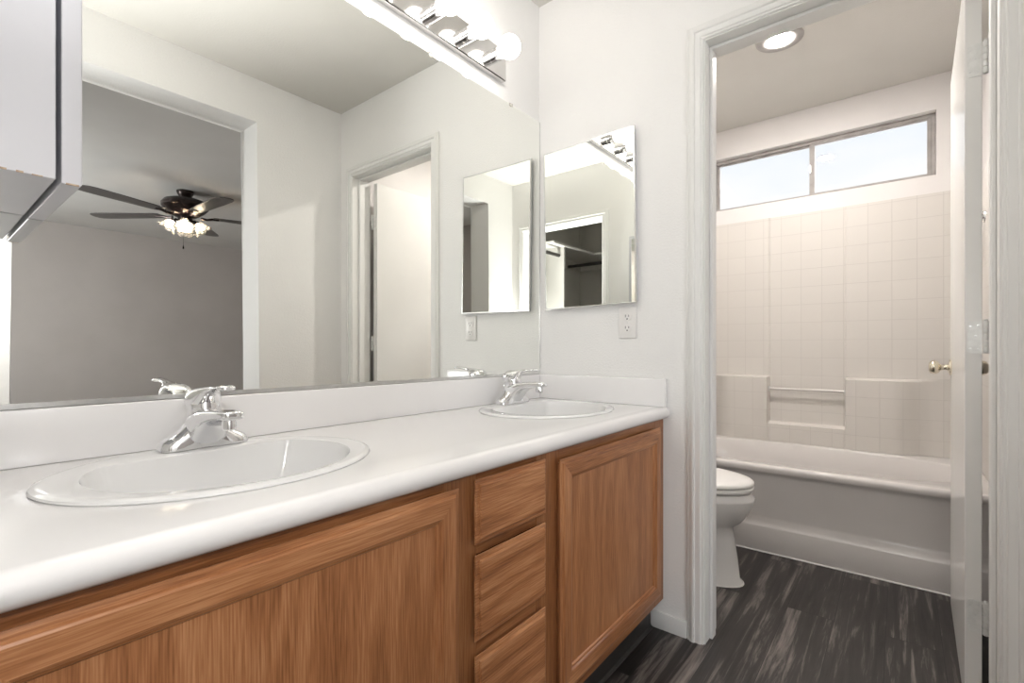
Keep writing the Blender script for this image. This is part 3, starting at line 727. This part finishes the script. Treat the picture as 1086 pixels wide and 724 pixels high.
# apron profile swept along x (y, z)
ap = [(TY0+.018, TZ), (TY0+.010, TZ-.0015), (TY0+.003, TZ-.006), (TY0, TZ-.014), (TY0, TZ-.030), (TY0+.004, TZ-.036), (TY0+.016, TZ-.042), (TY0+.022, TZ-.060), (TY0+.024, .175), (TY0+.021, .162), (TY0+.002, .132), (TY0-.001, .124), (TY0+.004, .004)]
for i in range(len(ap)-1):
    q = [b.verts.new((x, y, z)) for (x, (y, z)) in ((TX0, ap[i]), (TX1, ap[i]), (TX1, ap[i+1]), (TX0, ap[i+1]))]
    b.faces.new(q)
bmesh.ops.remove_doubles(b, verts=b.verts, dist=2e-4)
bmesh.ops.recalc_face_normals(b, faces=b.faces)
bmesh.ops.translate(b, verts=b.verts, vec=-V((.767, 1.34, 0)))
b.to_mesh(tub.data); b.free(); smooth_by_angle(tub.data, 50)
b = nb(); tube(b, [(TX0, TY0+.0015, .0035), (TX1, TY0+.0015, .0035)], .0035, 8); obj('caulk_bead', b, M['caulk'], tub)
b = nb(); box(b, (1.335, TY0-.0022, .140), (1.372, TY0+.006, .147), .001, 1); obj('chip_mark', b, M['trim'], tub) if False else b.free()

# ================================================================== TUB SURROUND
su = thing('tub_surround', 'cream moulded tile-pattern tub surround with shelves and a recessed soap ledge', 'tub surround', (.767, 1.72, TZ))
PZ0, PZ1 = TZ+.001, 1.835
def sstep(t): t = max(0, min(1, t)); return t*t*(3-2*t)
xs = sorted(set([.022, .05, .1, .15, .2, .24, .27, .30, .35, .42, .50, .553, .5585, .561, .5635, .5665, .572, .60, .70, .80, .90, .950, .957, .9605, .963, .9655, .970, .98, 1.05, 1.12, 1.18, 1.22, 1.26, 1.30, 1.35, 1.40, 1.44, 1.475, 1.508]))
zs = sorted(set([PZ0, .46, .50, .53, .540, .546, .550, .5525, .56, .60, .68, .76, .80, .820, .828, .8325, .835, .8375, .85, .95, 1.1, 1.25, 1.4, 1.55, 1.7, 1.80, 1.828, PZ1]))
def depth(x, z):
    side = 1 - (sstep((x-.5585)/.008) * (1-sstep((x-.9575)/.008)))      # 1 outside the centre panel
    taper = sstep((x-.215)/.10) * (1-sstep((x-1.20)/.12))
    taper = max(taper, 0)
    low_side = (1-sstep((z-.828)/.010)) * .055 * side * taper
    low_mid = (1-sstep((z-.541)/.010)) * .055 * taper
    d = max(low_side, low_mid) + .008*side
    # big coved corners
    d += .06*max(0, 1-(x-.022)/.07)**2 + .06*max(0, 1-(1.508-x)/.07)**2
    return d
b = nb()
g = [[b.verts.new((x, 1.7385-.010-depth(x, z), z)) for x in xs] for z in zs]
for i in range(len(zs)-1):
    for j in range(len(xs)-1): b.faces.new((g[i][j], g[i][j+1], g[i+1][j+1], g[i+1][j]))
top = [b.verts.new((x, 1.7385, PZ1)) for x in xs]
for j in range(len(xs)-1): b.faces.new((g[-1][j], g[-1][j+1], top[j+1], top[j]))
obj('back_panel', b, M['tile'], su, smooth=45)
for x0, x1 in ((.001, .022), (1.508, XR-.001)):
    b = nb(); box(b, (x0, .950, PZ0), (x1, 1.7285, PZ1), .004, 2); obj('end_panel', b, M['tile'], su)
b = nb(); tube(b, [(.568, 1.695, .757), (.962, 1.695, .757)], .008, 14); tb = obj('towel_bar', b, M['acrylic'], su)
for x in (.5655, .9605):
    b = nb(); box(b, (x-.004, 1.684, .744), (x+.004, 1.706, .770), .002, 1); obj('bar_mount', b, M['steel'], tb)

# shower head on the right end wall (glimpsed through the hinge gap)
sh = thing('shower_head', 'chrome shower head on a short arm glimpsed through the door hinge gap', 'shower head', (1.507, 1.33, 1.60))
b = nb(); lathe(b, [(.028, 0), (.026, .004), (.012, .008)], (1.5075, 1.33, 1.60), ax=(-1, 0, 0), n=20); tube(b, [(1.506, 1.33, 1.60), (1.48, 1.33, 1.595), (1.462, 1.33, 1.575)], .009, 12); obj('arm', b, M['chrome'], sh)
b = nb(); lathe(b, [(.010, 0), (.016, .012), (.031, .050), (.033, .058), (.028, .060), (.0001, .060)], (1.464, 1.33, 1.578), ax=(-.15, 0, -1), n=24); obj('spray_head', b, M['chrome'], sh)

# ================================================================== TOILET
ty = .525
to = thing('toilet', 'white elongated toilet with closed lid half hidden behind the door casing', 'toilet', (.36, ty, 0))
NT = 56
def egg(xb, xf, w, z, xc=None, e=2.2):
    xc = xb + (xf-xb)*.42 if xc is None else xc
    out = []
    for j in range(NT):
        t = 2*PI*j/NT; c_, s_ = math.cos(t), math.sin(t)
        ex = 2.0 if c_ > 0 else 3.0
        L = (xf-xc) if c_ > 0 else (xc-xb)
        out.append((xc + L*math.copysign(abs(c_)**(2/ex), c_), ty + w*math.copysign(abs(s_)**(2/e), s_), z))
    return out
b = nb()
rs = [egg(.10, .688, .118, .001), egg(.10, .686, .117, .012), egg(.10, .676, .108, .020), egg(.10, .668, .100, .10), egg(.10, .655, .094, .19), egg(.10, .648, .092, .232), egg(.11, .655, .100, .243),
      egg(.12, .680, .128, .262), egg(.14, .706, .155, .295), egg(.15, .724, .175, .335), egg(.16, .733, .183, .365), egg(.17, .733, .184, .372), egg(.17, .725, .180, .382), egg(.17, .724, .180, .396), egg(.19, .715, .170, .400)]
rings(b, rs, True, True, True); obj('bowl', b, M['toilet'], to, smooth=50)
b = nb(); rs = [egg(.19, .725, .179, .4035), egg(.19, .729, .183, .407), egg(.19, .729, .183, .418), egg(.19, .726, .180, .421)]
rings(b, rs, True, True, True); obj('seat', b, M['seat'], to, smooth=50)
b = nb(); rs = [egg(.19, .724, .178, .4255), egg(.19, .729, .183, .429), egg(.19, .729, .183, .437), egg(.20, .722, .176, .444), egg(.22, .69, .150, .449), egg(.28, .60, .08, .452)]
rings(b, rs, True, True, True); obj('lid', b, M['seat'], to, smooth=50)
b = nb(); box(b, (.012, ty-.215, .385), (.190, ty+.215, .730), .025, 4); tk = obj('tank', b, M['toilet'], to)
b = nb(); box(b, (.006, ty-.222, .732), (.198, ty+.222, .765), .010, 3); obj('tank_lid', b, M['toilet'], to)
b = nb(); box(b, (.191, ty-.19, .675), (.205, ty-.12, .688), .003, 2); obj('flush_lever', b, M['chrome'], tk)
b = nb(); rs = [egg(.10, .693, .122, .0015), egg(.10, .690, .120, .006)]
rings(b, rs, True, True, True); obj('caulk_bead', b, M['caulk'], to)

# ================================================================== BATHROOM DOWNLIGHT
dl = thing('recessed_ceiling_light', 'lit round recessed light with broad trim in the bathroom ceiling', 'ceiling light', (.765, .885, CEIL))
b = nb(); lathe(b, [(.100, -.0005), (.100, -.004), (.095, -.007), (.060, -.006), (.050, -.003), (.048, -.001)], (.765, .885, CEIL), n=48); obj('trim_ring', b, M['alu'], dl)
b = nb(); lathe(b, [(.0478, -.002), (.045, -.005), (.025, -.008), (.0001, -.009)], (.765, .885, CEIL), n=40); obj('lens', b, M['downlight'], dl)

# ================================================================== BEDROOM CEILING FAN
FX, FY = 3.99, -.076
fan = thing('ceiling_fan', 'dark bronze ceiling fan with four lit glass tulip shades, reflected in the mirror', 'ceiling fan', (FX, FY, CEIL))
b = nb(); lathe(b, [(.068, -.0005), (.070, -.010), (.062, -.035), (.045, -.055), (.040, -.075), (.045, -.090)], (FX, FY, CEIL), n=36, caps=(True, False)); obj('canopy', b, M['bronze'], fan)
b = nb(); lathe(b, [(.045, -.070), (.12, -.078), (.165, -.095), (.188, -.125), (.186, -.155), (.155, -.190), (.11, -.225), (.075, -.245), (.0001, -.247)], (FX, FY, CEIL), n=44, caps=(True, False)); obj('motor_housing', b, M['bronze'], fan)
b = nb(); lathe(b, [(.055, -.246), (.058, -.26), (.058, -.30), (.045, -.318), (.02, -.33), (.0001, -.332)], (FX, FY, CEIL), n=32); obj('switch_housing', b, M['bronze'], fan)
zb = CEIL-.225
bm_ = nb()
rsb = []
outl = [(.22, .055), (.26, .062), (.42, .070), (.62, .078), (.77, .080), (.825, .072), (.852, .052), (.864, .020)]
top_, bot_ = [], []
pts = [(x, y) for x, y in outl] + [(x, -y) for x, y in reversed(outl)]
tw = math.radians(-3)
a = [bm_.verts.new((FX+x, FY+y*math.cos(tw), zb+.003+y*math.sin(tw))) for x, y in pts]
c = [bm_.verts.new((FX+x, FY+y*math.cos(tw), zb-.003+y*math.sin(tw))) for x, y in pts]
bm_.faces.new(a); bm_.faces.new(list(reversed(c)))
for i in range(len(a)): bm_.faces.new((a[i], c[i], c[(i+1) % len(a)], a[(i+1) % len(a)]))
bmesh.ops.translate(bm_, verts=bm_.verts, vec=(-FX, -FY, -CEIL))
bmesh.ops.recalc_face_normals(bm_, faces=bm_.faces)
bl_me = bpy.data.meshes.new('blade'); bm_.to_mesh(bl_me); bm_.free(); bl_me.materials.append(M['blade'])
b = nb()
tube(b, [(.12, 0, -.238), (.17, 0, -.242), (.215, 0, -.231), (.27, 0, -.2300)], [.014, .011, .012, .009], 10)
box(b, (.20, -.030, -.2345), (.265, .030, -.2310))
bmesh.ops.recalc_face_normals(b, faces=b.faces)
ir_me = bpy.data.meshes.new('blade_iron'); b.to_mesh(ir_me); b.free(); ir_me.materials.append(M['bronze'])
for k in range(5):
    o = bpy.data.objects.new('blade', bl_me); COL.objects.link(o); o.parent = fan; o.rotation_euler.z = math.radians(-38 + 72*k)
    i_ = bpy.data.objects.new('blade_iron', ir_me); COL.objects.link(i_); i_.parent = o
# light kit: four tulip shades
def gloc(o, rz): o.rotation_euler.z = rz
b = nb()
sn_ = 32; prs = [(.022, 0), (.032, .012), (.044, .035), (.052, .060), (.064, .085), (.078, .098)]
axs = V((.62, 0, -.78)).normalized(); org = V((.085, 0, -.285))
u, w, a_ = frame_from(axs)
rs = []
for r_, h in prs:
    rs.append([org + a_*(h + (.008*math.cos(6*2*PI*i/sn_) if r_ > .06 else 0)) + (u*math.cos(2*PI*i/sn_) + w*math.sin(2*PI*i/sn_))*(r_*(1+(.05*math.cos(6*2*PI*i/sn_) if r_ > .04 else 0))) for i in range(sn_)])
rings(b, rs, True); bmesh.ops.recalc_face_normals(b, faces=b.faces)
sh_me = bpy.data.meshes.new('glass_shade'); b.to_mesh(sh_me); b.free(); sh_me.materials.append(M['shade']); sh_me.shade_smooth()
b = nb(); tube(b, [(.045, 0, -.275), (.075, 0, -.268), org+a_*.004], .010, 10); lathe(b, [(.020, -.008), (.026, .0), (.026, .012)], org, ax=axs, n=20, caps=(True, False)); bmesh.ops.recalc_face_normals(b, faces=b.faces)
arm_me = bpy.data.meshes.new('shade_arm'); b.to_mesh(arm_me); b.free(); arm_me.materials.append(M['bronze'])
b = nb(); lathe(b, [(.012, .010), (.014, .025), (.024, .050), (.026, .062), (.020, .076), (.0001, .084)], org, ax=axs, n=18, caps=(True, False)); bmesh.ops.recalc_face_normals(b, faces=b.faces)
bu_me = bpy.data.meshes.new('light_bulb'); b.to_mesh(bu_me); b.free(); bu_me.materials.append(M['fanbulb']); bu_me.shade_smooth()
for k in range(4):
    rz = math.radians(20 + 90*k)
    o = bpy.data.objects.new('glass_shade', sh_me); COL.objects.link(o); o.parent = fan; gloc(o, rz)
    s_ = o.modifiers.new('solid', 'SOLIDIFY'); s_.thickness = .003
    for nm_, me_ in (('shade_arm', arm_me), ('light_bulb', bu_me)):
        q = bpy.data.objects.new(nm_, me_); COL.objects.link(q); q.parent = o
b = nb(); tube(b, [(FX+.02, FY-.01, CEIL-.325), (FX+.02, FY-.01, CEIL-.50)], .0012, 6); lathe(b, [(.002, .03), (.006, .012), (.007, 0), (.003, -.006)], (FX+.02, FY-.01, CEIL-.53), n=12, caps=(True, True)); obj('pull_chain', b, M['bronze'], fan)

# ================================================================== CLOSET FITTINGS
b = nb(); extrude_poly(b, [(.004, -2.936, 1.935), (.004, -2.60, 1.935), (1.17, -2.60, 1.935), (1.17, YB-.13, 1.935), (1.526, YB-.13, 1.935), (1.526, -2.936, 1.935)], (0, 0, .020))
cs = obj('closet_shelf', b, M['shelf'], None, (.9, -2.7, 1.935)); tag(cs, 'pale L-shaped closet shelf reflected in the small wall mirror', 'shelf')
b = nb(); box(b, (.004, -2.936, 1.845), (1.507, -2.922, 1.934)); obj('cleat', b, M['shelf'], cs)
b = nb(); box(b, (1.508, -2.936, 1.845), (1.526, YB-.13, 1.934)); obj('cleat', b, M['shelf'], cs)
b = nb(); tube(b, [(.006, -2.66, 1.86), (1.50, -2.66, 1.86)], .016, 14); tag(obj('closet_rod', b, M['rod'], None, (.75, -2.66, 1.86)), 'dark hanging rod along the back of the closet, reflected in the small mirror', 'closet rod')
b = nb(); tube(b, [(1.24, -2.08, 1.86), (1.24, YB-.125, 1.86)], .016, 14); tag(obj('closet_rod', b, M['rod'], None, (1.24, -2.0, 1.86)), 'short dark rod on the closet side wall beside the upright panel', 'closet rod')
b = nb(); box(b, (1.19, -2.105, .001), (1.505, -2.085, 1.934)); tag(obj('closet_divider', b, M['shelf'], None, (1.35, -2.09, 0)), 'white upright closet divider panel under the shelf', 'divider')

for o in bpy.data.objects:
    if '_o' in o.keys(): del o['_o']
